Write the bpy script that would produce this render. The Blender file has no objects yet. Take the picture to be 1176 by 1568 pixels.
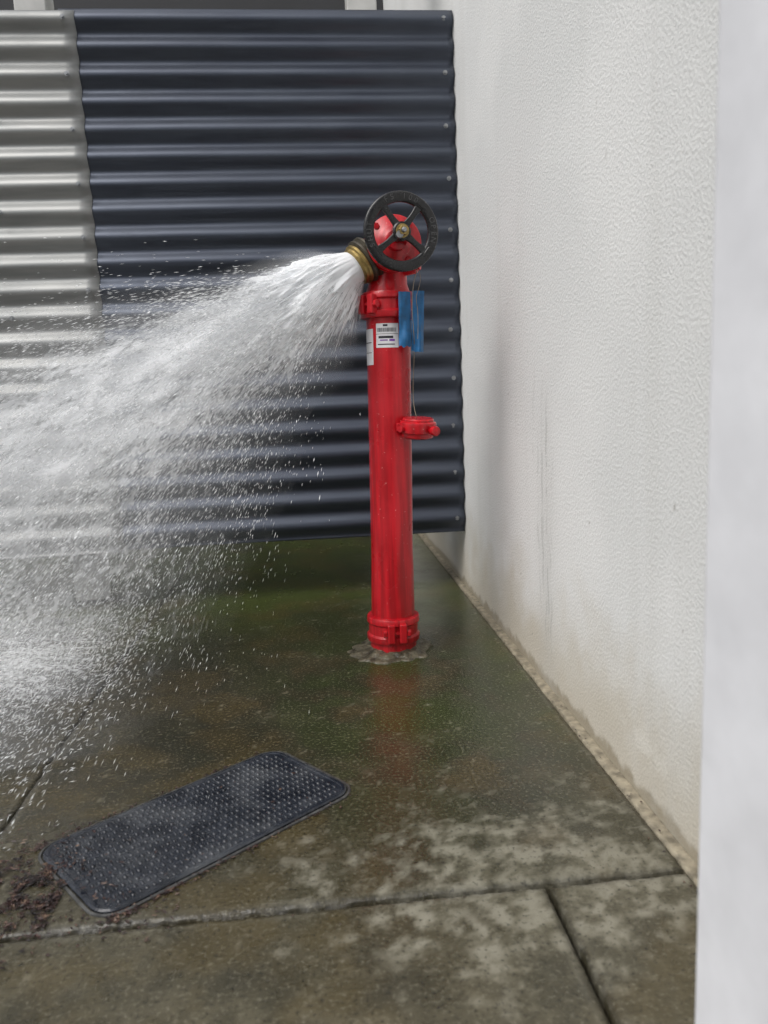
import bpy, bmesh, math, random
import numpy as np
from mathutils import Vector, Matrix, noise
random.seed(7); rng=np.random.default_rng(7)
sc=bpy.context.scene
COL=bpy.context.collection
R=math.radians

# ------------------------------------------------------------------ helpers
def link(o,parent=None):
    COL.objects.link(o)
    if parent: o.parent=parent
    return o
def empty(name,loc=(0,0,0)):
    e=bpy.data.objects.new(name,None); e.location=loc; e.empty_display_size=.1
    return link(e)
def mesh_obj(name,verts,faces,mat=None,smooth=False,parent=None):
    me=bpy.data.meshes.new(name); me.from_pydata([tuple(v) for v in verts],[],faces); me.update()
    if mat: me.materials.append(mat)
    if smooth: me.polygons.foreach_set('use_smooth',[True]*len(me.polygons))
    return link(bpy.data.objects.new(name,me),parent)
def bevel(o,w=.002,seg=2,ang=35):
    b=o.modifiers.new('b','BEVEL'); b.width=w; b.segments=seg; b.limit_method='ANGLE'; b.angle_limit=R(ang)
    return o
def smooth_angle(o,a=40):
    o.data.polygons.foreach_set('use_smooth',[True]*len(o.data.polygons))
    o.data.set_sharp_from_angle(angle=R(a))
    return o
def axis_mat(origin,axis):
    q=Vector((0,0,1)).rotation_difference(Vector(axis).normalized())
    return Matrix.Translation(origin)@q.to_matrix().to_4x4()
def lathe(name,prof,mat,origin=(0,0,0),axis=(0,0,1),seg=64,parent=None,closed=False,angle=38,caps=True):
    M=axis_mat(origin,axis); V=[];F=[]
    n=len(prof)
    for r,z in prof:
        for i in range(seg):
            a=2*math.pi*i/seg; V.append(M@Vector((r*math.cos(a),r*math.sin(a),z)))
    rng_=n if closed else n-1
    for k in range(rng_):
        k2=(k+1)%n
        for i in range(seg):
            j=(i+1)%seg
            F.append((k*seg+i,k*seg+j,k2*seg+j,k2*seg+i))
    if caps and not closed:
        F.append(tuple(reversed(range(seg)))); F.append(tuple((n-1)*seg+i for i in range(seg)))
    o=mesh_obj(name,V,F,mat,parent=parent)
    bm=bmesh.new(); bm.from_mesh(o.data); bmesh.ops.recalc_face_normals(bm,faces=bm.faces); bm.to_mesh(o.data); bm.free()
    return smooth_angle(o,angle)
def box(name,lo,hi,mat,parent=None,bev=0,M=None):
    x0,y0,z0=lo;x1,y1,z1=hi
    V=[Vector(p) for p in [(x0,y0,z0),(x1,y0,z0),(x1,y1,z0),(x0,y1,z0),(x0,y0,z1),(x1,y0,z1),(x1,y1,z1),(x0,y1,z1)]]
    if M: V=[M@v for v in V]
    F=[(0,3,2,1),(4,5,6,7),(0,1,5,4),(1,2,6,5),(2,3,7,6),(3,0,4,7)]
    o=mesh_obj(name,V,F,mat,parent=parent)
    if bev: bevel(o,bev,3)
    return o
# numpy procedural noise -------------------------------------------------
def vnoise(u,v,seed):
    iu=np.floor(u).astype(np.int64); iv=np.floor(v).astype(np.int64); fu=u-iu; fv=v-iv
    fu=fu*fu*(3-2*fu); fv=fv*fv*(3-2*fv)
    def h(a,b):
        x=(a*374761393+b*668265263+seed*1442695041)&0xFFFFFFFF
        x=((x^(x>>13))*1274126177)&0xFFFFFFFF; x=x^(x>>16)
        return (x&0xFFFFFF)/float(0xFFFFFF)
    return (h(iu,iv)*(1-fu)+h(iu+1,iv)*fu)*(1-fv)+(h(iu,iv+1)*(1-fu)+h(iu+1,iv+1)*fu)*fv
def fbm(u,v,seed,o=4,r=.55):
    s=0;a=1;t=0
    for k in range(o):
        cc_,ss_=math.cos(.6*k+.3),math.sin(.6*k+.3)
        s=s+a*vnoise((u*cc_-v*ss_)*2**k+k*17.3,(u*ss_+v*cc_)*2**k+k*9.1,seed+k*7); t+=a; a*=r
    return s/t
def sstep(x,a,b):
    t=np.clip((x-a)/(b-a),0,1); return t*t*(3-2*t)
def lerp(a,b,t):
    t=np.asarray(t)[...,None]; return np.asarray(a)*(1-t)+np.asarray(b)*t
def grid_mesh(name,P,mat,parent=None,attrs=None,colors=None,keep=None,flip=False):
    nu,nv=P.shape[:2]; idx=np.arange(nu*nv).reshape(nu,nv)
    q=np.stack([idx[:-1,:-1],idx[1:,:-1],idx[1:,1:],idx[:-1,1:]],-1).reshape(-1,4)
    if flip: q=q[:,::-1]
    if keep is not None: q=q[keep.ravel()[q].any(1)]
    used=np.unique(q); rem=np.zeros(nu*nv,dtype=np.int64); rem[used]=np.arange(len(used)); q=rem[q]
    Pv=P.reshape(-1,3)[used]
    me=bpy.data.meshes.new(name); me.vertices.add(len(Pv)); me.vertices.foreach_set('co',Pv.ravel().astype(np.float32))
    me.loops.add(len(q)*4); me.loops.foreach_set('vertex_index',q.ravel().astype(np.int32))
    me.polygons.add(len(q)); me.polygons.foreach_set('loop_start',np.arange(0,len(q)*4,4,dtype=np.int32)); me.polygons.foreach_set('loop_total',np.full(len(q),4,dtype=np.int32))
    me.polygons.foreach_set('use_smooth',np.ones(len(q),dtype=bool)); me.materials.append(mat); me.update(); me.validate()
    for k,A in (attrs or {}).items():
        at=me.attributes.new(k,'FLOAT','POINT'); at.data.foreach_set('value',A.ravel()[used].astype(np.float32))
    for k,A in (colors or {}).items():
        at=me.attributes.new(k,'FLOAT_COLOR','POINT'); c=np.ones((len(used),4),dtype=np.float32); c[:,:3]=A.reshape(-1,3)[used]; at.data.foreach_set('color',c.ravel())
    return link(bpy.data.objects.new(name,me),parent)

# ------------------------------------------------------------------ node helpers
class NT:
    def __init__(s,name):
        s.m=bpy.data.materials.new(name); s.m.use_nodes=True; s.t=s.m.node_tree; s.t.nodes.clear()
        s.out=s.n('ShaderNodeOutputMaterial'); s.p=s.n('ShaderNodeBsdfPrincipled'); s.l(s.p.outputs[0],s.out.inputs[0])
        g=s.n('ShaderNodeNewGeometry'); s.pos=g.outputs['Position']; s.geo=g
    def n(s,t): return s.t.nodes.new(t)
    def l(s,a,b): s.t.links.new(a,b)
    def setv(s,i,v):
        if isinstance(v,bpy.types.NodeSocket): s.l(v,i)
        else: i.default_value=v
    def attr(s,name,out='Color'):
        a=s.n('ShaderNodeAttribute'); a.attribute_name=name; return a.outputs[out]
    def math(s,op,a,b=0.,c=None,clamp=False):
        n=s.n('ShaderNodeMath'); n.operation=op; n.use_clamp=clamp
        s.setv(n.inputs[0],a); s.setv(n.inputs[1],b)
        if c is not None: s.setv(n.inputs[2],c)
        return n.outputs[0]
    def noise(s,scale,detail=2,rough=.55,vec=None,dist=0.):
        n=s.n('ShaderNodeTexNoise'); n.inputs['Scale'].default_value=scale; n.inputs['Detail'].default_value=detail
        n.inputs['Roughness'].default_value=rough; n.inputs['Distortion'].default_value=dist
        s.l(vec if vec is not None else s.pos,n.inputs['Vector']); return n.outputs['Fac']
    def voro(s,scale,vec=None,feat='F1',out='Distance'):
        n=s.n('ShaderNodeTexVoronoi'); n.feature=feat; n.inputs['Scale'].default_value=scale
        s.l(vec if vec is not None else s.pos,n.inputs['Vector']); return n.outputs[out]
    def map(s,v,a,b,c=0.,d=1.,smooth=False):
        n=s.n('ShaderNodeMapRange'); n.clamp=True
        if smooth: n.interpolation_type='SMOOTHSTEP'
        s.setv(n.inputs['Value'],v)
        for k,x in zip(('From Min','From Max','To Min','To Max'),(a,b,c,d)): s.setv(n.inputs[k],x)
        return n.outputs[0]
    def mix(s,f,a,b,mode='MIX'):
        n=s.n('ShaderNodeMix'); n.data_type='RGBA'; n.blend_type=mode
        s.setv(n.inputs[0],f)
        for i,x in ((6,a),(7,b)):
            if isinstance(x,(tuple,list)): n.inputs[i].default_value=(*x,1) if len(x)==3 else x
            else: s.l(x,n.inputs[i])
        return n.outputs[2]
    def scalev(s,sx,sy,sz,vec=None):
        n=s.n('ShaderNodeMapping'); n.inputs['Scale'].default_value=(sx,sy,sz)
        s.l(vec if vec is not None else s.pos,n.inputs['Vector']); return n.outputs[0]
    def xyz(s,v=None):
        n=s.n('ShaderNodeSeparateXYZ'); s.l(v if v is not None else s.pos,n.inputs[0]); return n.outputs
    def bump(s,h,strength=.3,dist=.002,prev=None):
        n=s.n('ShaderNodeBump'); s.setv(n.inputs['Strength'],strength); n.inputs['Distance'].default_value=dist
        s.l(h,n.inputs['Height'])
        if prev is not None: s.l(prev,n.inputs['Normal'])
        return n.outputs[0]
    def set(s,**k):
        names={'base':'Base Color','rough':'Roughness','metal':'Metallic','normal':'Normal','spec':'Specular IOR Level','coat':'Coat Weight','coatr':'Coat Roughness'}
        for a,v in k.items():
            i=s.p.inputs[names[a]]
            if isinstance(v,(tuple,list)): i.default_value=(*v,1)
            else: s.setv(i,v)
        return s.m

# ------------------------------------------------------------------ materials
def m_red():
    n=NT('red_gloss_paint')
    st=n.noise(1.,2,.6,vec=n.scalev(60,60,5))
    big=n.noise(9,3)
    c=n.mix(n.map(st,.35,.7),(.34,.003,.008),(.58,.008,.017))
    c=n.mix(n.map(big,.5,.75,0,.6),c,(.60,.012,.024))
    chip=n.map(n.noise(120,2),.70,.73)
    c=n.mix(n.math('MULTIPLY',chip,.6),c,(.70,.33,.31))
    z=n.xyz()[2]
    lo=n.math('MULTIPLY',n.map(z,.0,.14,1,0),n.map(big,.35,.6))
    c=n.mix(n.math('MULTIPLY',lo,.6),c,(.20,.02,.02))
    run=n.math('MULTIPLY',n.map(n.noise(1.,1,.6,vec=n.scalev(90,90,1.6)),.54,.63),n.map(z,.80,.35))
    c=n.mix(n.math('MULTIPLY',run,.6),c,(.24,.003,.006))
    b=n.bump(big,.35,.006)
    return n.set(base=c,rough=n.map(big,.3,.7,.22,.45),normal=b,coat=.2,coatr=.12,spec=.4)
def m_simple(name,c,rough=.5,metal=0.,ns=40,var=.25,bump=.2,bd=.001,spec=.5):
    n=NT(name); f=n.noise(ns,3)
    c0=tuple(x*(1-var) for x in c); c1=tuple(min(1,x*(1+var)) for x in c)
    col=n.mix(n.map(f,.3,.7),c0,c1)
    return n.set(base=col,rough=n.map(f,.3,.7,max(.03,rough-.08),rough+.08),metal=metal,normal=n.bump(f,bump,bd*3),spec=spec)
RED=m_red()
BLACK=m_simple('black_enamel',(.010,.010,.011),.26,0,60,.3,.25,.0008)
LETTER=m_simple('worn_black_letters',(.06,.06,.062),.45)
BRASS=m_simple('aged_brass',(.33,.24,.09),.38,.85,80,.35)
OLIVE=m_simple('dark_bronze_ring',(.060,.052,.036),.4,.4,80,.35)
STEEL=m_simple('galvanised_steel',(.30,.31,.32),.4,.8,70,.25)
TAPE=m_simple('blue_tape',(.008,.105,.26),.5,0,50,.25,.3,.001)
PAPER=m_simple('white_label',(.72,.72,.74),.45,0,50,.05)
INK=m_simple('label_ink',(.02,.02,.03),.6)
INKP=m_simple('label_purple',(.18,.05,.35),.6)
CORD=m_simple('grey_cord',(.22,.18,.13),.7)

def m_gate(name,dark,light,r,metal,spec):
    n=NT(name)
    g=n.noise(3,3,.6); f=n.noise(1.,2,.6,vec=n.scalev(4,4,40))
    c=n.mix(n.map(f,.3,.7),dark,light)
    c=n.mix(n.map(g,.5,.7,0,.25),c,tuple(x*.6 for x in dark))
    drops=n.map(n.voro(220),.12,.28,1,0)
    b=n.bump(n.math('MULTIPLY',drops,n.map(g,.45,.6)),.30,.0015)
    return n.set(base=c,rough=n.map(g,.3,.7,r-.05,r+.07),normal=b,metal=metal,spec=spec)
NAVY=m_gate('navy_steel_sheet',(.048,.056,.077),(.066,.077,.100),.34,.60,.6)
GREY=m_gate('pale_grey_steel_sheet',(.22,.227,.225),(.29,.293,.285),.42,.45,.5)

n=NT('white_render')
g=n.noise(170,2,.5)
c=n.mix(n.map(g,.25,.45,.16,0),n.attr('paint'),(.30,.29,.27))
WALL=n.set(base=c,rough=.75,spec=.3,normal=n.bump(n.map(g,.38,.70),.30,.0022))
POST=m_simple('pale_painted_column',(.74,.75,.78),.5,0,14,.06,.3,.002)
DARKB=m_simple('dark_shed_cladding',(.02,.021,.024),.6,0,3,.3)
PALE=m_simple('pale_steel_post',(.50,.50,.48),.5,0,12,.15)
SEAL=m_simple('wall_base_sealant',(.25,.22,.16),.65,0,45,.45,.6,.003)
n=NT('wet_concrete')
f3=n.noise(150,3,.62)
c=n.mix(n.map(f3,.55,.70,0,.45),n.attr('tone'),(.20,.188,.14))
c=n.mix(n.map(f3,.44,.30,0,.75),c,(.010,.010,.007))
CONC=n.set(base=c,rough=n.attr('sheen','Fac'),spec=.5,normal=n.bump(f3,.50,.0020))
GROUND=m_simple('ground_earth',(.04,.037,.030),.7,0,20,.4,.5,.01)
LID=NT('black_polymer_lid')
_f=LID.noise(30,3); _c=LID.mix(LID.map(_f,.35,.7),(.008,.010,.015),(.024,.028,.037))
_g=LID.noise(9,4,.65)
_c=LID.mix(LID.math('MULTIPLY',LID.map(_g,.48,.66),.60),_c,(.080,.085,.092))
LIDM=LID.set(base=_c,rough=LID.map(_f,.3,.7,.12,.34),normal=LID.bump(_f,.5,.006))
LIDRIM=m_simple('lid_rim',(.05,.05,.048),.45,0,60,.5,.5,.003)
LEAF=NT('dead_leaves')
_r=LEAF.n('ShaderNodeValToRGB'); LEAF.l(LEAF.noise(70,2),_r.inputs[0])
_r.color_ramp.elements[0].position=.38; _r.color_ramp.elements[0].color=(.008,.005,.005,1)
_r.color_ramp.elements[1].position=.72; _r.color_ramp.elements[1].color=(.18,.12,.08,1)
e=_r.color_ramp.elements.new(.54); e.color=(.040,.018,.015,1)
LEAFM=LEAF.set(base=_r.outputs[0],rough=.45)

def plain(name,alpha=None):
    m=bpy.data.materials.new(name); m.use_nodes=True; t=m.node_tree; t.nodes.clear(); o=t.nodes.new('ShaderNodeOutputMaterial')
    d=t.nodes.new('ShaderNodeBsdfDiffuse'); d.inputs[0].default_value=(.94,.955,.97,1)
    if not alpha: t.links.new(d.outputs[0],o.inputs[0]); return m
    tl=t.nodes.new('ShaderNodeBsdfTranslucent'); tl.inputs[0].default_value=(.95,.96,.975,1)
    mx=t.nodes.new('ShaderNodeMixShader'); mx.inputs[0].default_value=.35; t.links.new(d.outputs[0],mx.inputs[1]); t.links.new(tl.outputs[0],mx.inputs[2])
    tp=t.nodes.new('ShaderNodeBsdfTransparent'); a=t.nodes.new('ShaderNodeAttribute'); a.attribute_name=alpha
    m2=t.nodes.new('ShaderNodeMixShader'); t.links.new(a.outputs['Fac'],m2.inputs[0]); t.links.new(tp.outputs[0],m2.inputs[1]); t.links.new(mx.outputs[0],m2.inputs[2])
    t.links.new(m2.outputs[0],o.inputs[0]); return m
WATER=plain('white_water_drops'); SHEET=plain('white_water_sheet','foam')

# ------------------------------------------------------------------ ground & slabs
mesh_obj('ground',[(-60,-60,-.045),(60,-60,-.045),(60,60,-.045),(-60,60,-.045)],[(0,1,2,3)],GROUND)
pv=empty('concrete_pavement')
def tone(X,Y):
    f1=fbm(X*3,Y*3,1,5,.6); f2=fbm(X*15,Y*15,2,4,.65); f4=fbm(X*48,Y*48,3,3,.7); f5=fbm(X*7,Y*7,4,5,.6)
    c=lerp((.022,.020,.011),(.046,.040,.023),sstep(f1,.30,.70))
    c=lerp(c,(.062,.054,.033),.5*sstep(f2,.45,.80))
    semi=sstep(Y,1.12,.78)*(.35+.5*sstep(f2*.5+f4*.5,.3,.7))
    c=lerp(c,(.108,.095,.060),semi)
    g1=np.exp(-(((X-.34)*2.5)**2+((Y-.99)*4.4)**2)); ex=.45*sstep(X,.28,.5)*sstep(Y,1.80,1.15)
    d=np.maximum(g1,ex)+(f2-.5)*1.0+(f4-.5)*1.6+(f1-.5)*.8
    dry=sstep(d,.42,1.35)
    c=lerp(c,lerp((.14,.128,.090),(.27,.255,.20),sstep(f4,.35,.7)),dry*.75)
    dark=sstep(fbm(X*5+3,Y*5,9,5,.6),.50,.75)*(1-dry)
    c=lerp(c,(.015,.014,.008),dark*.5)
    moss=sstep(Y,1.8,2.7)*(.5+.5*sstep(f1,.35,.6)); c=lerp(c,(.042,.058,.008),moss*.92)
    wl=np.exp(-((X-.47)/.06)**2)*sstep(Y,1.2,1.8)*sstep(f5,.35,.55); c=lerp(c,(.042,.056,.010),wl*.7)
    c=lerp(c,(.080,.056,.014),.35*sstep(f5,.48,.72))
    algae=np.exp(-(((X-.18)/.32)**2+((Y-1.80)/.55)**2))*sstep(f5,.64,.38)
    c=lerp(c,(.032,.048,.008),algae*.75)
    peb=vnoise(X*80,Y*80,12); peb=sstep(peb,.90,.96)*sstep(f2,.48,.6); c=lerp(c,(.24,.22,.16),peb*.4)
    rough=.12+.14*sstep(f2,.3,.8)+.32*dry+.20*semi+.07*sstep(Y,1.5,1.1)
    return c,np.clip(rough,.06,.9)
def slab(name,x0,x1,y0,y1,step,z0=0.,fx=None):
    def ax(a,b):
        m=max(6,int((b-a)/step)); core=np.linspace(a+.012,b-.012,m)
        return np.concatenate([[a,a,a+.001,a+.003,a+.006],core,[b-.006,b-.003,b-.001,b,b]])
    xs,ys=ax(x0,x1),ax(y0,y1)
    X,Y=np.meshgrid(xs,ys,indexing='ij')
    dx=np.minimum(X-x0,x1-X); dy=np.minimum(Y-y0,y1-Y); d=np.minimum(dx,dy)
    w=(fbm(X*60,Y*60,5,2)-.5)*.007
    Z=z0-.005*np.clip(1-(d+w)/.008,0,1)**1.6
    Z+= (fbm(X*5,Y*5,6,3)-.5)*.0018+(fbm(X*30,Y*30,7,2)-.5)*.0005
    rz=sstep(X,.12,-.35)*sstep(Y,1.15,1.6)*sstep(Y,4.2,3.4)
    Z+=rz*((fbm(X*14+fbm(X*4,Y*4,31,2)*2,Y*40,8,2)-.5)*.0024)
    Z[0,:]=Z[-1,:]=Z[:,0]=Z[:,-1]=-.044
    c,r=tone(X,Y)
    edge=sstep(d,.010,.0)*.6; c=lerp(c,(.02,.018,.012),edge)
    rim=np.exp(-((d-.012)/.005)**2)*.28*(fbm(X*20,Y*20,13,2)); c=lerp(c,(.20,.19,.15),rim)
    P=np.stack([X,Y,Z],-1)
    return grid_mesh(name,P,CONC,pv,attrs={'sheen':r},colors={'tone':c})
slab('slab_main',-.552,.506,.985,4.2,.0065)
slab('slab_left',-1.9,-.561,.985,4.2,.012,z0=-.012)
slab('slab_near',-1.2,.296,.2,.976,.0055)
slab('slab_near_right',.304,.506,.2,.976,.0055)
slab('slab_behind_viewer',-1.2,.506,-1.6,.192,.04)
slab('slab_rear',-1.9,.506,4.21,6.5,.04)
slab('slab_far_left',-4.5,-1.91,-1.6,6.5,.06,z0=-.012)
slab('slab_near_left',-1.9,-1.21,-1.6,.976,.03)
V=[];F=[];n=420
for i in range(n+1):
    y=.45+5.9*i/n
    w=.004*noise.noise(Vector((y*14,0,0)))+.002*noise.noise(Vector((y*50,3,0)))
    zz=-.003+.002*noise.noise(Vector((y*20,5,0)))
    V+=[(.5085+w,y,-.03),(.510+w,y,zz-.001),(.515,y,zz),(.5295,y,zz+.001)]
for i in range(n):
    for k in range(3): a=i*4+k; F.append((a,a+4,a+5,a+1))
mesh_obj('wall_base_strip',V,F,SEAL,smooth=True)

# ------------------------------------------------------------------ right wall, column, background
wallp=empty('white_rendered_wall')
ys=np.concatenate([np.linspace(.42,2.75,420),np.linspace(2.8,7.5,60)]); zs=np.concatenate([np.linspace(-.03,1.0,210),np.linspace(1.01,2.2,110),np.linspace(2.25,4.2,20)])
Y,Z=np.meshgrid(ys,zs,indexing='ij')
f=fbm(Y*2.2,Z*2.2,101,4); f7=fbm(Y*7,Z*7,102,4,.6); fs=fbm(Y*34,Z*34,103,3,.6)
c=lerp((.69,.70,.69),(.75,.757,.745),sstep(f,.3,.7))
c=lerp(c,(.50,.45,.35),.75*sstep(Z-f7*.24,.20,-.10))
c=lerp(c,(.24,.20,.13),.7*sstep(Z-fs*.035,.012,-.008))
wob=(fbm(Y*0+3,Z*6,104,3)-.5)*.035
acc=np.zeros_like(Y)
for k,(y0,w_,zt,zb,a) in enumerate(((1.735,.0045,.74,.22,.50),(1.700,.004,.72,.10,.58),(1.765,.004,.62,.2,.38),(1.718,.0035,.45,.12,.50),(1.680,.0035,.40,.08,.48),(1.80,.003,.80,.45,.28),(1.655,.003,.60,.3,.28))):
    wk=wob*(1+.25*k)+(fbm(Y*0+k,Z*18,110+k,2)-.5)*.006
    brk=.25+.75*sstep(fbm(Y*0+k*3.3,Z*16,120+k,3,.7),.38,.55)
    acc=np.maximum(acc,a*np.exp(-((Y+wk-y0)/w_)**2)*sstep(Z,zt,zt-.12)*sstep(Z,zb-.06,zb+.05)*brk)
c=lerp(c,(.28,.29,.27),acc)
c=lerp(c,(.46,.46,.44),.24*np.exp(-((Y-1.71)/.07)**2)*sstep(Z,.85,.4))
c=lerp(c,(.48,.48,.46),.10*np.exp(-((Y-2.14)/.10)**2)*sstep(Z,.95,.55))  # soft vertical shadow beside the hydrant, painted into the wall colour
c=lerp(c,(.55,.55,.52),.14*sstep(fbm(Y*13,Z*.8,105,4,.6),.52,.75))
sp=sstep(vnoise(Y*60,Z*60,106),.975,.99)*sstep(f7,.5,.62); c=lerp(c,(.22,.20,.17),sp*.6)
patchm=np.exp(-(((Y-1.17)/.09)**2+((Z-.10)/.03)**2))*sstep(fs,.45,.55); c=lerp(c,(.68,.66,.60),patchm*.7)
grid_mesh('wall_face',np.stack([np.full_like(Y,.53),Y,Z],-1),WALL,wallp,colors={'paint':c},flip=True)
box('wall_core',(.5305,.42,-.03),(.80,7.5,4.199),POST,parent=wallp)
box('painted_column',(.266,-.7,-.02),(.529,.50,3.2),POST,bev=.006)
shed=empty('dark_shed')
box('back_wall',(-7,5.6,0),(.528,5.8,4.6),DARKB,parent=shed)
box('roof_beam',(-7,4.6,2.75),(.528,5.595,2.95),DARKB,parent=shed)
g=empty('steel_posts')
box('post_left',(-.875,2.80,0),(-.775,2.90,2.9),PALE,parent=g,bev=.004)
box('post_right',(.20,2.80,.30),(.30,2.90,2.9),PALE,parent=g,bev=.004)

# ------------------------------------------------------------------ corrugated gate
gate=empty('corrugated_metal_fence')
PIT=.081; ZC=1.874; AMP=.0095
def sheet(name,x0,x1,z0,z1,yoff,mat):
    nz=int((z1-z0)/PIT*16); xs=[x0+(x1-x0)*i/60 for i in range(61)]
    V=[];F=[]
    for i in range(nz+1):
        z=z0+(z1-z0)*i/nz
        y=2.65+yoff-AMP*math.cos(2*math.pi*(z-ZC)/PIT)
        for x in xs:
            w=noise.noise(Vector((x*1.7,z*1.3,1.)))*.003+noise.noise(Vector((x*6,z*9,1.)))*.0006
            dz=noise.noise(Vector((x*.9,z*.4,8.)))*.004
            V.append((x,y+w,z+dz))
    m=len(xs)
    for i in range(nz):
        for j in range(m-1):
            a=i*m+j; F.append((a,a+1,a+m+1,a+m))
    o=mesh_obj(name,V,F,mat,smooth=True,parent=gate)
    s=o.modifiers.new('s','SOLIDIFY'); s.thickness=.0016; s.offset=1
    return o
sheet('navy_sheet',-.70,.527,.204,1.905,0,NAVY)
sheet('pale_sheet',-3.2,-.650,.196,1.897,-.0035,GREY)
V=[];F=[]
def screw(x,z,yo=0):
    y=2.65+yo-AMP-.0008
    for (r,d,seg) in ((.0075,.0015,14),(.0045,.0065,6)):
        b=len(V)
        for k in (0,1):
            for i in range(seg):
                a=2*math.pi*i/seg; V.append((x+r*math.cos(a),y-(d if k else 0),z+r*math.sin(a)))
        for i in range(seg):
            j=(i+1)%seg; F.append((b+i,b+j,b+seg+j,b+seg+i))
        F.append(tuple(b+seg+i for i in range(seg)))
for k in range(11):
    z=ZC-k*2*PIT
    if z<.21: break
    screw(.497+random.gauss(0,.003),z); screw(-.685+random.gauss(0,.003),z,-.0035); screw(-1.9,z,-.0035)
    screw(-.93,z-PIT,-.0035) if k%2 else None
mesh_obj('fixing_screws',V,F,STEEL,parent=gate)

# ------------------------------------------------------------------ fire hydrant
hy=empty('fire_hydrant')
def coupler(z0,z1,r,lugs,tag):
    h=z1-z0
    lathe('coupling_'+tag,[(r-.012,z0),(r-.002,z0+.002),(r,z0+.006),(r,z0+h*.25),(r-.005,z0+h*.32),(r-.005,z0+h*.68),(r,z0+h*.75),(r,z1-.006),(r-.002,z1-.002),(r-.012,z1)],RED,parent=hy,seg=72)
    zc=(z0+z1)/2
    for i,a in enumerate(lugs):
        d=Vector((math.cos(a),math.sin(a),0)); t=Vector((-math.sin(a),math.cos(a),0))
        M=Matrix.Translation(d*(r+.000)+Vector((0,0,zc)))@Matrix((( t.x,d.x,0,0),(t.y,d.y,0,0),(0,0,1,0),(0,0,0,1)))
        for s in (-1,1):
            box('lug_%s_%d_%d'%(tag,i,s),(s*.016-.010,-.012,-h*.36),(s*.016+.010,.012,h*.36),RED,parent=hy,bev=.004,M=M)
        o=Vector(M@Vector((-.036,.001,0)))
        lathe('bolt_%s_%d'%(tag,i),[(.0001,0),(.009,0),(.010,.002),(.010,.009),(.0055,.010),(.0055,.062),(.010,.063),(.010,.072),(.0001,.073)],RED,origin=o,axis=t,seg=6,parent=hy,caps=False,angle=20)
lathe('base_stub',[(.063,-.02),(.063,.02),(.061,.05),(.060,.06)],RED,parent=hy)
coupler(.032,.104,.0715,[R(-88),R(92)],'lower')
lathe('standpipe',[(.0585,.05),(.0585,.12),(.0565,.30),(.0565,.92)],RED,parent=hy,seg=80)
coupler(.886,.952,.0725,[R(-140),R(40)],'upper')
lathe('valve_neck',[(.054,.93),(.056,.955),(.050,.972),(.049,1.0),(.056,1.03),(.058,1.06),(.052,1.095),(.034,1.118),(.001,1.126)],RED,parent=hy,seg=64,angle=50)
ba=(.06,-1,.02)
lathe('bonnet',[(.045,-.01),(.047,.04),(.050,.055),(.066,.058),(.067,.062),(.067,.070),(.065,.073),(.0655,.076),(.067,.078),(.067,.088),(.064,.091),(.045,.096),(.036,.106),(.026,.114),(.024,.130),(.016,.132)],RED,origin=(.004,0,1.058),axis=ba,parent=hy,seg=72)
for i in range(4):
    a=R(45+90*i); o=Vector((.004+.056*math.cos(a),-.09,1.058+.056*math.sin(a)))
    lathe('bonnet_bolt_%d'%i,[(.0001,0),(.007,0),(.008,.002),(.008,.008),(.0001,.009)],RED,origin=o,axis=ba,seg=6,parent=hy,caps=False,angle=20)
lathe('stem',[(.0085,0),(.0085,.06)],STEEL,origin=(.009,-.115,1.062),axis=ba,parent=hy,seg=20)
od=Vector((-.80,-.24,-.56)).normalized(); o0=Vector((.02,-.005,1.083))
lathe('outlet_branch',[(.050,0),(.046,.05),(.044,.075),(.050,.082),(.050,.09)],RED,origin=o0,axis=od,parent=hy,seg=56)
lathe('outlet_collar',[(.040,.084),(.055,.085),(.0575,.088),(.0575,.093),(.054,.096),(.051,.099),(.0545,.1015),(.0570,.104),(.0570,.109),(.053,.112),(.048,.114),(.040,.115)],OLIVE,origin=o0,axis=od,parent=hy,seg=64,caps=False)
lathe('outlet_lip',[(.036,.110),(.049,.112),(.0515,.115),(.0515,.121),(.047,.124),(.047,.130),(.044,.133),(.036,.133),(.034,.120)],BRASS,origin=o0,axis=od,parent=hy,seg=64,caps=False)
lathe('side_boss',[(.017,0),(.017,.030),(.014,.034),(.0001,.034)],RED,origin=(.040,-.022,1.008),axis=(.85,-.5,.1),parent=hy,seg=28,caps=False)
lathe('side_plug',[(.009,0),(.010,.002),(.010,.010),(.0001,.011)],RED,origin=(.069,-.039,1.0115),axis=(.85,-.5,.1),parent=hy,seg=6,caps=False,angle=20)
wc=Vector((.018,-.152,1.073)); wa=Vector((.16,-1,-.02)).normalized()
prof=[]
for i in range(20):
    a=2*math.pi*i/20
    ca,sa=math.cos(a),math.sin(a)
    prof.append((.0785+.0128*math.copysign(abs(ca)**.7,ca),.0065*math.copysign(abs(sa)**.8,sa)))
lathe('handwheel_rim',prof,BLACK,origin=wc,axis=wa,seg=96,parent=hy,closed=True,angle=60)
zx=Vector((1,0,0))-wa*wa.x; zx.normalize(); zy=wa.cross(zx)
WM=Matrix(((zx.x,zy.x,wa.x,wc.x),(zx.y,zy.y,wa.y,wc.y),(zx.z,zy.z,wa.z,wc.z),(0,0,0,1)))
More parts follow.
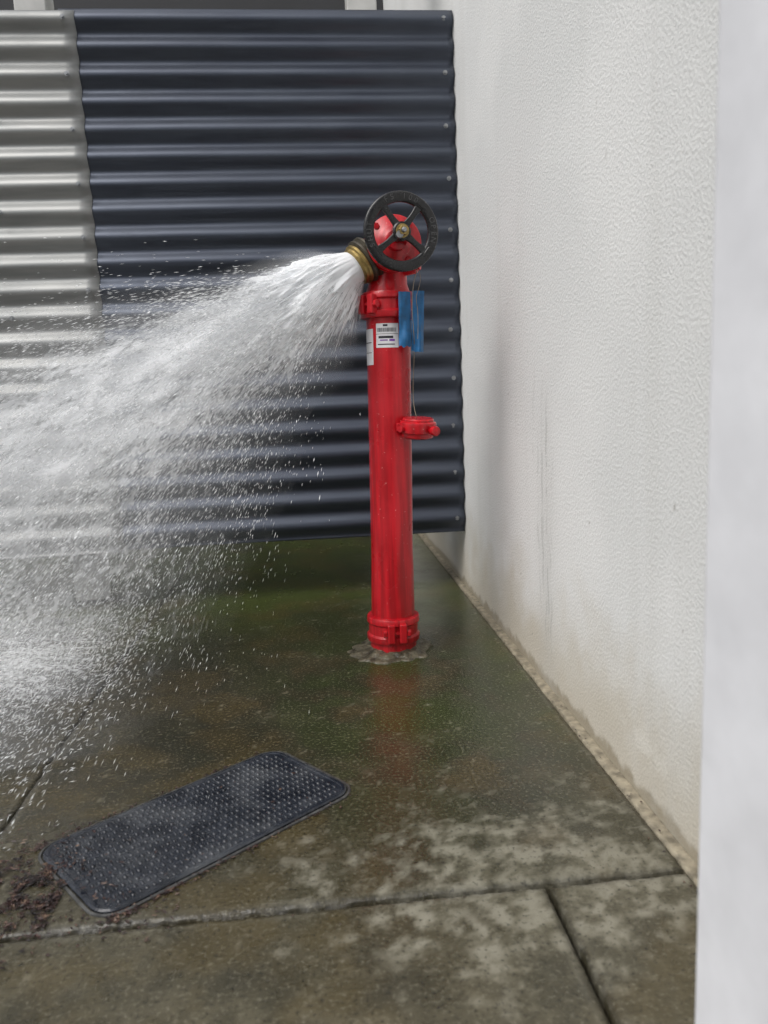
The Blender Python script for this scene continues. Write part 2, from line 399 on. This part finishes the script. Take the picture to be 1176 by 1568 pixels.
for i,ang in enumerate((52,128,218,322)):
    a=R(ang); V=[];F=[]
    n=10
    for k in range(n+1):
        t=k/n; r=.012+(.0735-.012)*t; w=.0105-.0035*math.sin(math.pi*t)+.003*(t>.95); h=.0045
        zz=.003*math.cos(math.pi*t*.5)
        for (sx,sz) in ((-1,-1),(1,-1),(1,1),(-1,1)):
            V.append(WM@Vector((r*math.cos(a)-sx*w*math.sin(a),r*math.sin(a)+sx*w*math.cos(a),zz+sz*h)))
    for k in range(n):
        for q in range(4):
            p=(q+1)%4; F.append((k*4+q,k*4+p,k*4+4+p,k*4+4+q))
    F.append((0,1,2,3)); F.append((n*4+3,n*4+2,n*4+1,n*4))
    o=mesh_obj('spoke_%d'%i,V,F,BLACK,parent=hy); bevel(o,.003,3)
lathe('handwheel_hub',[(.021,-.009),(.022,-.006),(.022,.008),(.019,.011),(.010,.011)],BLACK,origin=wc,axis=wa,seg=40,parent=hy)
lathe('hub_washer',[(.0155,.011),(.016,.012),(.016,.0135),(.0001,.014)],BRASS,origin=wc,axis=wa,seg=32,parent=hy,caps=False)
lathe('hub_nut',[(.011,.0135),(.012,.015),(.012,.022),(.0105,.024),(.0001,.024)],BRASS,origin=wc,axis=wa,seg=6,parent=hy,caps=False,angle=20)
lathe('stem_end',[(.006,.022),(.006,.029),(.0045,.031),(.0001,.031)],STEEL,origin=wc,axis=wa,seg=20,parent=hy,caps=False)
def ringtext(txt,start,step):
    for i,ch in enumerate(txt):
        if ch==' ': continue
        cu=bpy.data.curves.new('letter_'+ch,'FONT'); cu.body=ch; cu.size=.0175; cu.extrude=.0006; cu.align_x='CENTER'; cu.align_y='CENTER'
        cu.materials.append(LETTER)
        o=bpy.data.objects.new('rim_letter_%s_%d_%d'%(ch,int(start),i),cu); link(o,hy)
        a=R(start-step*i)
        o.matrix_local=WM@Matrix.Translation((.0785*math.cos(a),.0785*math.sin(a),.0068))@Matrix.Rotation(a-math.pi/2,4,'Z')
ringtext('SHUT',205,11.5); ringtext('FS 100',118,11); ringtext('OPEN',20,11)
def patch(name,a0,a1,z0,z1,r,mat,parent=hy):
    V=[];F=[];n=10
    for i in range(n+1):
        a=R(a0+(a1-a0)*i/n)
        for z in (z0,z1): V.append((r*math.cos(a),r*math.sin(a),z))
    for i in range(n): F.append((2*i,2*i+2,2*i+3,2*i+1))
    return mesh_obj(name,V,F,mat,smooth=True,parent=parent)
patch('label_front',-129,-70,.812,.872,.0572,PAPER)
a=-125
random.seed(3)
while a<-76:
    w=random.choice((.7,1.1,1.8)); patch('barcode_bar',a,a+w,.851,.861,.05745,INK); a+=w+random.choice((.8,1.2))
patch('label_rule',-129,-70,.8455,.8465,.05745,INK)
patch('label_text_a',-122,-84,.835,.841,.05745,INK)
patch('label_text_b',-118,-98,.829,.832,.05745,INKP); patch('label_text_c',-94,-80,.828,.833,.05745,INKP)
patch('label_text_d',-124,-80,.819,.8215,.05745,INK)
patch('label_text_e',-110,-98,.8645,.8695,.05745,INK)
patch('label_side',-182,-139,.770,.860,.0572,PAPER)
patch('label_side_rule',-176,-145,.825,.827,.05745,INK); patch('label_side_rule2',-176,-145,.800,.8015,.05745,INK)
def tape(name,x0,x1,z0,z1,y,seed,skew):
    V=[];F=[];n=12;m=16
    for i in range(m+1):
        for j in range(n+1):
            u=j/n;v=i/m
            x=x0+(x1-x0)*u+skew*(v-.5)+.002*noise.noise(Vector((v*4,seed,3))); zz=z1+(z0-z1)*v+.006*noise.noise(Vector((u*4,seed,0)))*(v)
            yy=y+.009*noise.noise(Vector((u*2.5,v*3,seed)))+.016*max(0,u-.4)**2*2 -.004*v
            V.append((x,yy,zz))
    for i in range(m):
        for j in range(n):
            a=i*(n+1)+j; F.append((a,a+1,a+n+2,a+n+1))
    return mesh_obj(name,V,F,TAPE,smooth=True,parent=hy)
tape('blue_tape_a',.018,.0495,.812,.946,-.078,1,.0)
tape('blue_tape_b',.0515,.084,.800,.949,-.070,5,-.003)
cc=Vector((.062,-.078,.585))
lathe('blank_cap',[(.0001,0),(.036,0),(.040,.003),(.0405,.012),(.046,.015),(.047,.019),(.047,.036),(.046,.040),(.043,.042),(.040,.043),(.040,.047),(.037,.050),(.0001,.0505)],RED,origin=cc,axis=(.03,-.10,1),parent=hy,seg=60,caps=False)
lathe('cap_knob',[(.0085,0),(.0085,.020),(.0115,.022),(.0125,.026),(.0125,.034),(.011,.038),(.0001,.040)],RED,origin=cc+Vector((.025,-.028,.018)),axis=(.35,-.95,.0),parent=hy,seg=28,caps=False)
lathe('cap_ear',[(.0085,0),(.0085,.016),(.0001,.017)],RED,origin=cc+Vector((-.036,-.022,.024)),axis=(-.8,-.6,0),parent=hy,seg=20,caps=False)
box('cap_bracket',(.01,-.065,.60),(.075,-.05,.622),RED,parent=hy,bev=.003)
def cord(name,pts,r,mat):
    cu=bpy.data.curves.new(name,'CURVE'); cu.dimensions='3D'; cu.bevel_depth=r; cu.bevel_resolution=3
    s=cu.splines.new('NURBS'); s.points.add(len(pts)-1)
    for p,q in zip(s.points,pts): p.co=(*q,1)
    s.use_endpoint_u=True; s.order_u=3; cu.materials.append(mat)
    return link(bpy.data.objects.new(name,cu),hy)
cord('cap_cord',[(.072,-.045,1.01),(.066,-.055,.99),(.054,-.09,.965),(.050,-.088,.90),(.056,-.08,.84),(.060,-.05,.79),(.0595,-.02,.72),(.059,-.03,.66),(.062,-.06,.638)],.0009,CORD)
cord('cord_loop',[(.072,-.045,1.01),(.080,-.05,.985),(.070,-.075,.955),(.060,-.085,.93),(.067,-.086,.89),(.064,-.087,.83)],.0007,CORD)
hy.location=(.196,2.03,0); hy.rotation_euler=(0,R(1.3),0)

V=[];F=[];seg=72;rings=10
for k in range(rings+1):
    t=k/rings
    for i in range(seg):
        a=2*math.pi*i/seg
        ro=.105+.030*noise.noise(Vector((math.cos(a)*1.5,math.sin(a)*1.5,2)))+.016*noise.noise(Vector((math.cos(a)*6,math.sin(a)*6,2)))+.02*max(0,math.cos(a-math.pi))
        r=.058+(ro-.058)*t
        z=.018*(1-t)**1.2+.008*noise.noise(Vector((r*math.cos(a)*60,r*math.sin(a)*60,0)))*(1-t*.6)+.0016
        if t==1: z=-.002
        V.append((.197+r*math.cos(a),2.03+r*math.sin(a),z))
for k in range(rings):
    for i in range(seg):
        j=(i+1)%seg; F.append((k*seg+i,(k+1)*seg+i,(k+1)*seg+j,k*seg+j))
GROUT=m_simple('grout_patch',(.085,.075,.050),.35,0,50,.6,.8,.005)
mesh_obj('mortar_patch',V,F,GROUT,smooth=True)

# ------------------------------------------------------------------ pit lid
lid=empty('drain_cover',(-.213,1.232,.001)); lid.rotation_euler=(0,0,R(38.7))
L2,W2,RC=.232,.118,.035
def rrect(l,w,r,seg=10):
    P=[]
    for cx,cy,a0 in ((l-r,w-r,0),(-l+r,w-r,90),(-l+r,-w+r,180),(l-r,-w+r,270)):
        for i in range(seg+1):
            a=R(a0+90*i/seg); P.append((cx+r*math.cos(a),cy+r*math.sin(a)))
    return P
def loops(name,specs,mat,cap=True):
    V=[];F=[];n=None
    for (d,z) in specs:
        P=rrect(L2+d,W2+d,RC+d); n=len(P); V+= [(x,y,z) for x,y in P]
    for k in range(len(specs)-1):
        for i in range(n):
            j=(i+1)%n; F.append((k*n+i,k*n+j,(k+1)*n+j,(k+1)*n+i))
    if cap: F.append(tuple((len(specs)-1)*n+i for i in range(n)))
    return mesh_obj(name,V,F,mat,parent=lid)
loops('frame',[(.010,-.005),(.009,.0015),(.005,.0025),(.004,.0005)],LIDRIM,cap=False)
loops('lid',[(.002,-.005),(.002,.003),(-.001,.0050),(-.006,.0050),(-.008,.0040)],LIDM)
V=[];F=[]
for i in range(40):
    for j in range(14):
        x=-L2+.020+i*(2*L2-.040)/39; y=-W2+.016+j*(2*W2-.032)/13
        if abs(x)>L2-RC and abs(y)>W2-RC and math.hypot(abs(x)-L2+RC,abs(y)-W2+RC)>RC-.012: continue
        hx,hyy=(.0036,.0066) if (i+j)%2 else (.0026,.0070)
        b=len(V); m=8
        hh=.0070+.0016*noise.noise(Vector((x*16,y*16,0)))+random.uniform(-.0004,.0004)
        for (s,z) in ((1,.0039),(.85,.0056),(.5,hh)):
            for k in range(m):
                a=2*math.pi*k/m; V.append((x+hx*s*math.cos(a),y+hyy*s*math.sin(a),z))
        for q in range(2):
            for k in range(m):
                k2=(k+1)%m; F.append((b+q*m+k,b+q*m+k2,b+q*m+m+k2,b+q*m+m+k))
        F.append(tuple(b+2*m+k for k in range(m)))
mesh_obj('tread_bumps',V,F,LIDM,smooth=True,parent=lid)

# ------------------------------------------------------------------ leaf litter
V=[];F=[]
random.seed(11)
def leaf(x,y,z,s):
    b=len(V); a=random.uniform(0,6.28); el=random.uniform(.2,.6); tl=random.uniform(-.6,.6); cu=random.uniform(.1,.6)
    for (u,v) in ((-1,0),(-.3,el),(.5,el*.8),(1,0),(.5,-el*.8),(-.3,-el)):
        px=u*math.cos(a)-v*math.sin(a); py=u*math.sin(a)+v*math.cos(a)
        V.append((x+px*s,y+py*s,z+s*(abs(v)*cu+tl*px*.5+.1)+.002))
    F.append((b,b+1,b+2,b+3)); F.append((b,b+3,b+4,b+5))
for i in range(3400):
    u=abs(random.gauss(0,.10)); x=-.395-u; y=1.075+random.gauss(0,.055)+.25*(u-.04)
    dens=noise.noise(Vector((x*34,y*34,4)))
    if dens<-.02+random.gauss(0,.18): continue
    leaf(x,y,random.random()**3*.005,random.uniform(.0010,.0052))
for i in range(420):
    leaf(random.uniform(-.8,-.22),random.gauss(1.0,.030),.0,random.uniform(.001,.0042))
ca,sa=math.cos(R(38.7)),math.sin(R(38.7))
for i in range(420):
    u=random.uniform(-L2-.02,L2); v=-W2-.010+random.gauss(0,.006)
    if random.random()<.35: v=W2+.012+random.gauss(0,.007)
    if random.random()<.5: u=-L2+abs(random.gauss(0,.08))
    leaf(-.213+u*ca-v*sa,1.232+u*sa+v*ca,.0,random.uniform(.0015,.005))
for i in range(90):
    u=random.uniform(-L2,L2) if i%4==0 else -L2+abs(random.gauss(0,.03)); v=random.uniform(-W2,W2)
    leaf(-.213+u*ca-v*sa,1.232+u*sa+v*ca,.007,random.uniform(.0015,.005))
for i in range(110):
    leaf(random.uniform(-.6,.5),random.uniform(.7,2.4),.0,random.uniform(.001,.003))
for i in range(90):
    leaf(.505+random.gauss(0,.010),random.uniform(.9,3),-.001,random.uniform(.001,.004))
mesh_obj('leaf_litter',V,F,LEAFM)

# ------------------------------------------------------------------ water spray
spray=empty('water_spray')
odn=np.array(od)
P0=np.array([.196+.022,2.03,0])+np.array(o0)+odn*.125
G=np.array([0,0,-9.81])
e1=np.cross(odn,[0,0,1.]); e1/=np.linalg.norm(e1); e2=np.cross(e1,odn)
def wsheet(i,az,v0,gain,thc,up,dn,smax=1.25,TH0=-6.,TH1=84.,veil=.5,slow=.3,nu=640,nv=330,fm=1.):
    th=np.linspace(TH0,TH1,nu)[:,None]*np.ones((1,nv)); b=np.linspace(0,1,nv)[None,:]*np.ones((nu,1))
    vv=v0*(1-slow*np.clip((th-thc)/50,0,1))
    t=(smax/v0)*b**1.15
    azz=az+9*(vnoise(th*.07,t*v0*3,i*5+1)-.5)+3*(vnoise(th*.35,t*v0*12,i*5+2)-.5)
    q=np.clip((thc-th)/28.,-1,1)
    S=P0+e2*(.036*q)[...,None]+e1*(.030*math.sin(az*.1)*np.sqrt(1-q*q))[...,None]
    T,Z=np.radians(th),np.radians(azz)
    d=np.stack([-np.cos(T)*np.cos(Z),-np.cos(T)*np.sin(Z),-np.sin(T)],-1)
    P=S+d*(vv*t)[...,None]+.5*G*(t*t)[...,None]
    s=vv*t
    w1=(th+1.8*(vnoise(th*.5,s*14,i+61)-.5))*fm; s1=s*fm
    n1=vnoise(w1*.22,s1*7,i+11); n2=vnoise(w1*.60,s1*16,i+21); n3=vnoise(w1*1.3,s1*36,i+31); n4=vnoise(w1*2.6,s1*66,i+41); n5=vnoise(th*5.2,s*105,i+45)
    cl=fbm(th*.10+s*2,s*4.5,i+51,3)
    ft=sstep(s,.08,.5)
    nn=n1*(.22-.18*ft)+n2*(.30-.16*ft)+n3*(.24+.00*ft)+n4*(.16+.12*ft)+n5*(.08+.22*ft)+(cl-.5)*.42
    k=np.where(th>thc,np.exp(-((th-thc)/dn)**2),np.exp(-((th-thc)/up)**2))
    near=sstep(s,.36,.06)
    k=k**(1-.55*near)
    c=np.clip(gain*k*(.50+.50/(1+np.maximum(0,s-.22)*1.7))+near*.55*k,0,1)
    c=c*sstep(P[...,2],0.0,.05)*sstep(2.62-P[...,1],0,.05)
    thr=.80-.66*c
    a=sstep(nn,thr-.06,thr+.15)*np.clip(c*2.0,0,1)*(1-.22*ft)
    a=np.maximum(a,veil*(1-.30*ft)*c**1.25*(.35+.75*cl))
    a*=sstep(c,.01,.09)
    a*=np.clip((smax*.99-v0*t)/.25,0,1)
    a=np.clip(a,0,1)
    grid_mesh('aerated_sheet_%d'%i,P,SHEET,spray,attrs={'foam':a},keep=a>.015)
wsheet(0,-1,8.5,.84,21,12,18,veil=.9)
wsheet(1,7,8.0,.88,23,12,20,veil=.9)
wsheet(2,16,7.2,.68,26,13,22,veil=.75)
wsheet(3,26,6.0,.42,32,16,23,veil=.6,fm=1.4)
wsheet(4,38,4.8,.24,40,18,22,veil=.5,fm=1.9)
def jet(i,rs,grow,L,az,thd,fade0,fade1):
    nu,nv=220,170
    a=np.linspace(0,2*np.pi,nu)[:,None]*np.ones((1,nv)); s=np.linspace(0,L,nv)[None,:]*np.ones((nu,1))
    t=s/8.
    T,Z=R(thd),R(az); vd=np.array([-math.cos(T)*math.cos(Z),-math.cos(T)*math.sin(Z),-math.sin(T)])*8
    C=(P0-odn*.010)+vd*t[...,None]+.5*G*(t*t)[...,None]
    dd=vd/np.linalg.norm(vd); f1=np.cross(dd,[0,0,1.]); f1/=np.linalg.norm(f1); f2=np.cross(f1,dd)
    cx,sy=np.cos(a),np.sin(a)
    nz=fbm(cx*2.5+20,sy*2.5+s*14+20,200+i,3,.5)-.5; nf=fbm(cx*9+40,sy*9+s*20+40,210+i,3,.6)-.5
    g=sstep(s,0,.14)
    down=np.clip(-sy,0,1)
    r=rs*(.0365+grow*s*(1+.55*down))*(1+g*(.6*nz+.32*nf))
    P=C+f1*(cx*r)[...,None]+f2*(sy*r)[...,None]
    n=fbm(a*14/np.pi*2,s*10,220+i,4,.65)
    fd=sstep(s,fade0,fade1)
    al=sstep(n,-.30+fd*1.1,.10+fd*1.1)
    al*=1-sstep(s,L*.70,L)
    grid_mesh('jet_shell_%d'%i,P,SHEET,spray,attrs={'foam':np.clip(al,0,1)},keep=al>.015)
jet(0,1.0,.22,.34,10,24,.05,.30)
jet(1,.72,.28,.38,10,25,.10,.36)

def streaks(name,P,Vd,rad,length):
    n=len(P)
    d=Vd/np.linalg.norm(Vd,axis=1)[:,None]
    up=rng.normal(size=(n,3)); a=np.cross(d,up); a/=np.linalg.norm(a,axis=1)[:,None]; b=np.cross(d,a)
    L=length[:,None]; r=rad[:,None]
    V=np.stack([P+d*L*.5,P-d*L*.5,P+a*r,P-a*r*.5+b*r*.87,P-a*r*.5-b*r*.87],1).reshape(-1,3)
    T=np.array([[0,2,3],[0,3,4],[0,4,2],[1,3,2],[1,4,3],[1,2,4]])
    F=(T[None]+np.arange(n)[:,None,None]*5).reshape(-1)
    me=bpy.data.meshes.new(name); me.vertices.add(len(V)); me.vertices.foreach_set('co',V.ravel().astype(np.float32))
    nt=n*6; me.loops.add(nt*3); me.loops.foreach_set('vertex_index',F.astype(np.int32))
    me.polygons.add(nt); me.polygons.foreach_set('loop_start',np.arange(0,nt*3,3,dtype=np.int32)); me.polygons.foreach_set('loop_total',np.full(nt,3,dtype=np.int32))
    me.polygons.foreach_set('use_smooth',np.ones(nt,dtype=bool))
    me.materials.append(WATER); me.update(); me.validate()
    return link(bpy.data.objects.new(name,me),spray)
def fan(nc,per,th_m,th_s,th_lo,th_hi,az_m,az_s,v_m,v_s,tmin,tmax,tpow,cs,rad,length,name):
    th=rng.normal(th_m,th_s,nc*3); th=th[(th>th_lo)&(th<th_hi)][:nc]; n=len(th)
    az=rng.normal(az_m,az_s,n); v=np.clip(rng.normal(v_m,v_s,n),1.8,11)*(1-.35*np.clip((th-25)/50,0,1))
    t=tmin+(tmax-tmin)*rng.random(n)**tpow
    th=np.repeat(th,per)+rng.normal(0,cs,n*per); az=np.repeat(az,per)+rng.normal(0,cs,n*per)
    v=np.repeat(v,per)*(1+rng.normal(0,.02,n*per)); t=np.clip(np.repeat(t,per)+rng.normal(0,.003,n*per),0.001,1)
    th=np.radians(th); az=np.radians(az)
    d=np.stack([-np.cos(th)*np.cos(az),-np.cos(th)*np.sin(az),-np.sin(th)],1)
    V0=d*v[:,None]; N=n*per
    ra=rng.random(N)**.5*.036; aa=rng.random(N)*6.283
    S=P0+e1*(ra*np.cos(aa))[:,None]+e2*(ra*np.sin(aa))[:,None]
    P=S+V0*t[:,None]+.5*G*(t**2)[:,None]; Vt=V0+G*t[:,None]
    k=(P[:,2]>.004)&(P[:,1]<2.62)&(P[:,1]>.9)&(P[:,0]>-1.3)
    P,Vt=P[k],Vt[k]; N=len(P)
    rr=rng.uniform(*rad,N)*(.6+.8*rng.random(N)**3); ll=rng.uniform(*length,N)
    return streaks(name,P,Vt,rr,ll)
fan(600,10,24,9,4,50,8,8,8,.6,.012,.055,.8,1.5,(.0005,.0010),(.008,.022),'jet_streaks')
fan(2000,9,27,13,3,66,12,14,7.4,1.,.03,.20,.85,1.3,(.0005,.0010),(.006,.018),'fan_streaks')
fan(10000,1,27,14,-4,70,12,18,7.,1.4,.03,.22,.8,1.,(.0004,.0008),(.005,.013),'fine_mist')
fan(450,3,44,12,14,70,12,16,5.2,.8,.04,.20,.8,1.5,(.0004,.0009),(.004,.012),'stray_drops')
N=14000
x=-.80+rng.normal(0,.22,N); y=rng.normal(1.80,.36,N); h=np.abs(rng.exponential(.10,N))
k=(x<-.42-.1*rng.random(N))&(y>1.15)&(y<2.6)&(x>-1.3)
x,y,h=x[k],y[k],h[k]
P=np.stack([x,y,h+.002],1); Vd=rng.normal(size=P.shape)*.4+np.array([-1.0,-.2,-.7])
streaks('ground_splash',P,Vd,rng.uniform(.0004,.0010,len(P)),rng.uniform(.005,.016,len(P)))
def veilsheet(i,y0,gain,x0,x1,zt):
    nu,nv=380,220
    u=np.linspace(0,1,nu)[:,None]*np.ones((1,nv)); v=np.linspace(0,1,nv)[None,:]*np.ones((nu,1))
    X=x0+(x1-x0)*u; Z=.001+zt*v; Y=y0+.10*(vnoise(u*4,v*2,i+71)-.5)+.12*(u-.5)
    p=X+Z*.9; r=Z-X*.9
    c=gain*np.exp(-(u/.72)**2)*(1-v)**.6*sstep(1-u,0,.35)*(.6+.8*fbm(X*6,Z*6,i+66,3))
    n=vnoise(r*14+3,p*11,i+81)*.18+vnoise(p*32,r*75,i+86)*.28+vnoise(p*70,r*170,i+91)*.30+vnoise(p*110,r*280,i+101)*.24
    a=np.maximum(sstep(n,.76-.50*c,1.0-.50*c)*np.clip(c*2,0,1)*.8,.50*c)
    a=np.clip(a,0,1); grid_mesh('splash_veil_%d'%i,np.stack([X,Y,Z],-1),SHEET,spray,attrs={'foam':a},keep=a>.015)
veilsheet(0,2.30,.85,-1.30,-.40,.42)
veilsheet(1,1.85,.65,-1.15,-.40,.40)
veilsheet(2,1.48,.50,-.95,-.36,.34)
nu,nv=420,420
X,Y=np.meshgrid(np.linspace(-1.4,-.30,nu),np.linspace(1.2,2.62,nv),indexing='ij')
c=np.exp(-(np.clip(X+.85,0,9)/.28)**2)*np.exp(-((Y-2.15)/.50)**2)
n=fbm(X*16+Y*6,Y*34,301,4,.65)*.55+vnoise(X*130,Y*170,305)*.45
a=np.clip(sstep(n,.82-.42*c,1.02-.42*c)*np.clip(c*1.6,0,1)*.9+.30*c*c,0,1)
a*=sstep(Y,1.2,1.4)
Zf=np.where(X>-.5565,.0035,-.0075)+.002*n
grid_mesh('foam_film',np.stack([X,Y,Zf],-1),SHEET,spray,attrs={'foam':a},keep=a>.02)

# ------------------------------------------------------------------ light
EL,AZ=52,235
w=bpy.data.worlds.new('World'); sc.world=w; w.use_nodes=True; nt=w.node_tree
bg=nt.nodes['Background']; sky=nt.nodes.new('ShaderNodeTexSky'); sky.sky_type='NISHITA'; sky.sun_disc=False
sky.sun_elevation=R(EL); sky.sun_rotation=R(AZ); sky.air_density=1.0; sky.dust_density=4.0
hs=nt.nodes.new('ShaderNodeHueSaturation'); hs.inputs['Saturation'].default_value=.28
tc=nt.nodes.new('ShaderNodeTexCoord'); sx=nt.nodes.new('ShaderNodeSeparateXYZ'); mr=nt.nodes.new('ShaderNodeMapRange')
nt.links.new(tc.outputs['Generated'],sx.inputs[0]); nt.links.new(sx.outputs[2],mr.inputs[0])
mr.inputs[1].default_value=0; mr.inputs[2].default_value=1; mr.inputs[3].default_value=.55; mr.inputs[4].default_value=1.6
vm=nt.nodes.new('ShaderNodeVectorMath'); vm.operation='SCALE'
nt.links.new(sky.outputs[0],hs.inputs['Color']); nt.links.new(hs.outputs[0],vm.inputs[0]); nt.links.new(mr.outputs[0],vm.inputs['Scale'])
nt.links.new(vm.outputs[0],bg.inputs[0]); bg.inputs[1].default_value=.145
sd=bpy.data.lights.new('sun','SUN'); sd.energy=1.1; sd.angle=R(45); sd.color=(1,.985,.96)
so=bpy.data.objects.new('sun',sd); link(so)
dirv=Vector((math.sin(R(AZ))*math.cos(R(EL)),math.cos(R(AZ))*math.cos(R(EL)),math.sin(R(EL))))
so.rotation_euler=dirv.to_track_quat('Z','Y').to_euler()

# ------------------------------------------------------------------ camera
cam=bpy.data.cameras.new('camera'); co=bpy.data.objects.new('camera',cam); link(co)
cam.sensor_fit='VERTICAL'; cam.sensor_height=36; cam.lens=1180/1568*36; cam.clip_start=.02; cam.clip_end=300
M=Matrix.Rotation(R(-5.2),4,'Z')@Matrix.Rotation(R(90-8.8),4,'X')@Matrix.Rotation(R(-2.35),4,'Z')
co.matrix_world=Matrix.Translation((0,0,.70))@M
cam.dof.use_dof=True; cam.dof.focus_distance=1.95; cam.dof.aperture_fstop=5.6
sc.camera=co
sc.view_settings.view_transform='Standard'; sc.view_settings.look='None'; sc.view_settings.exposure=0
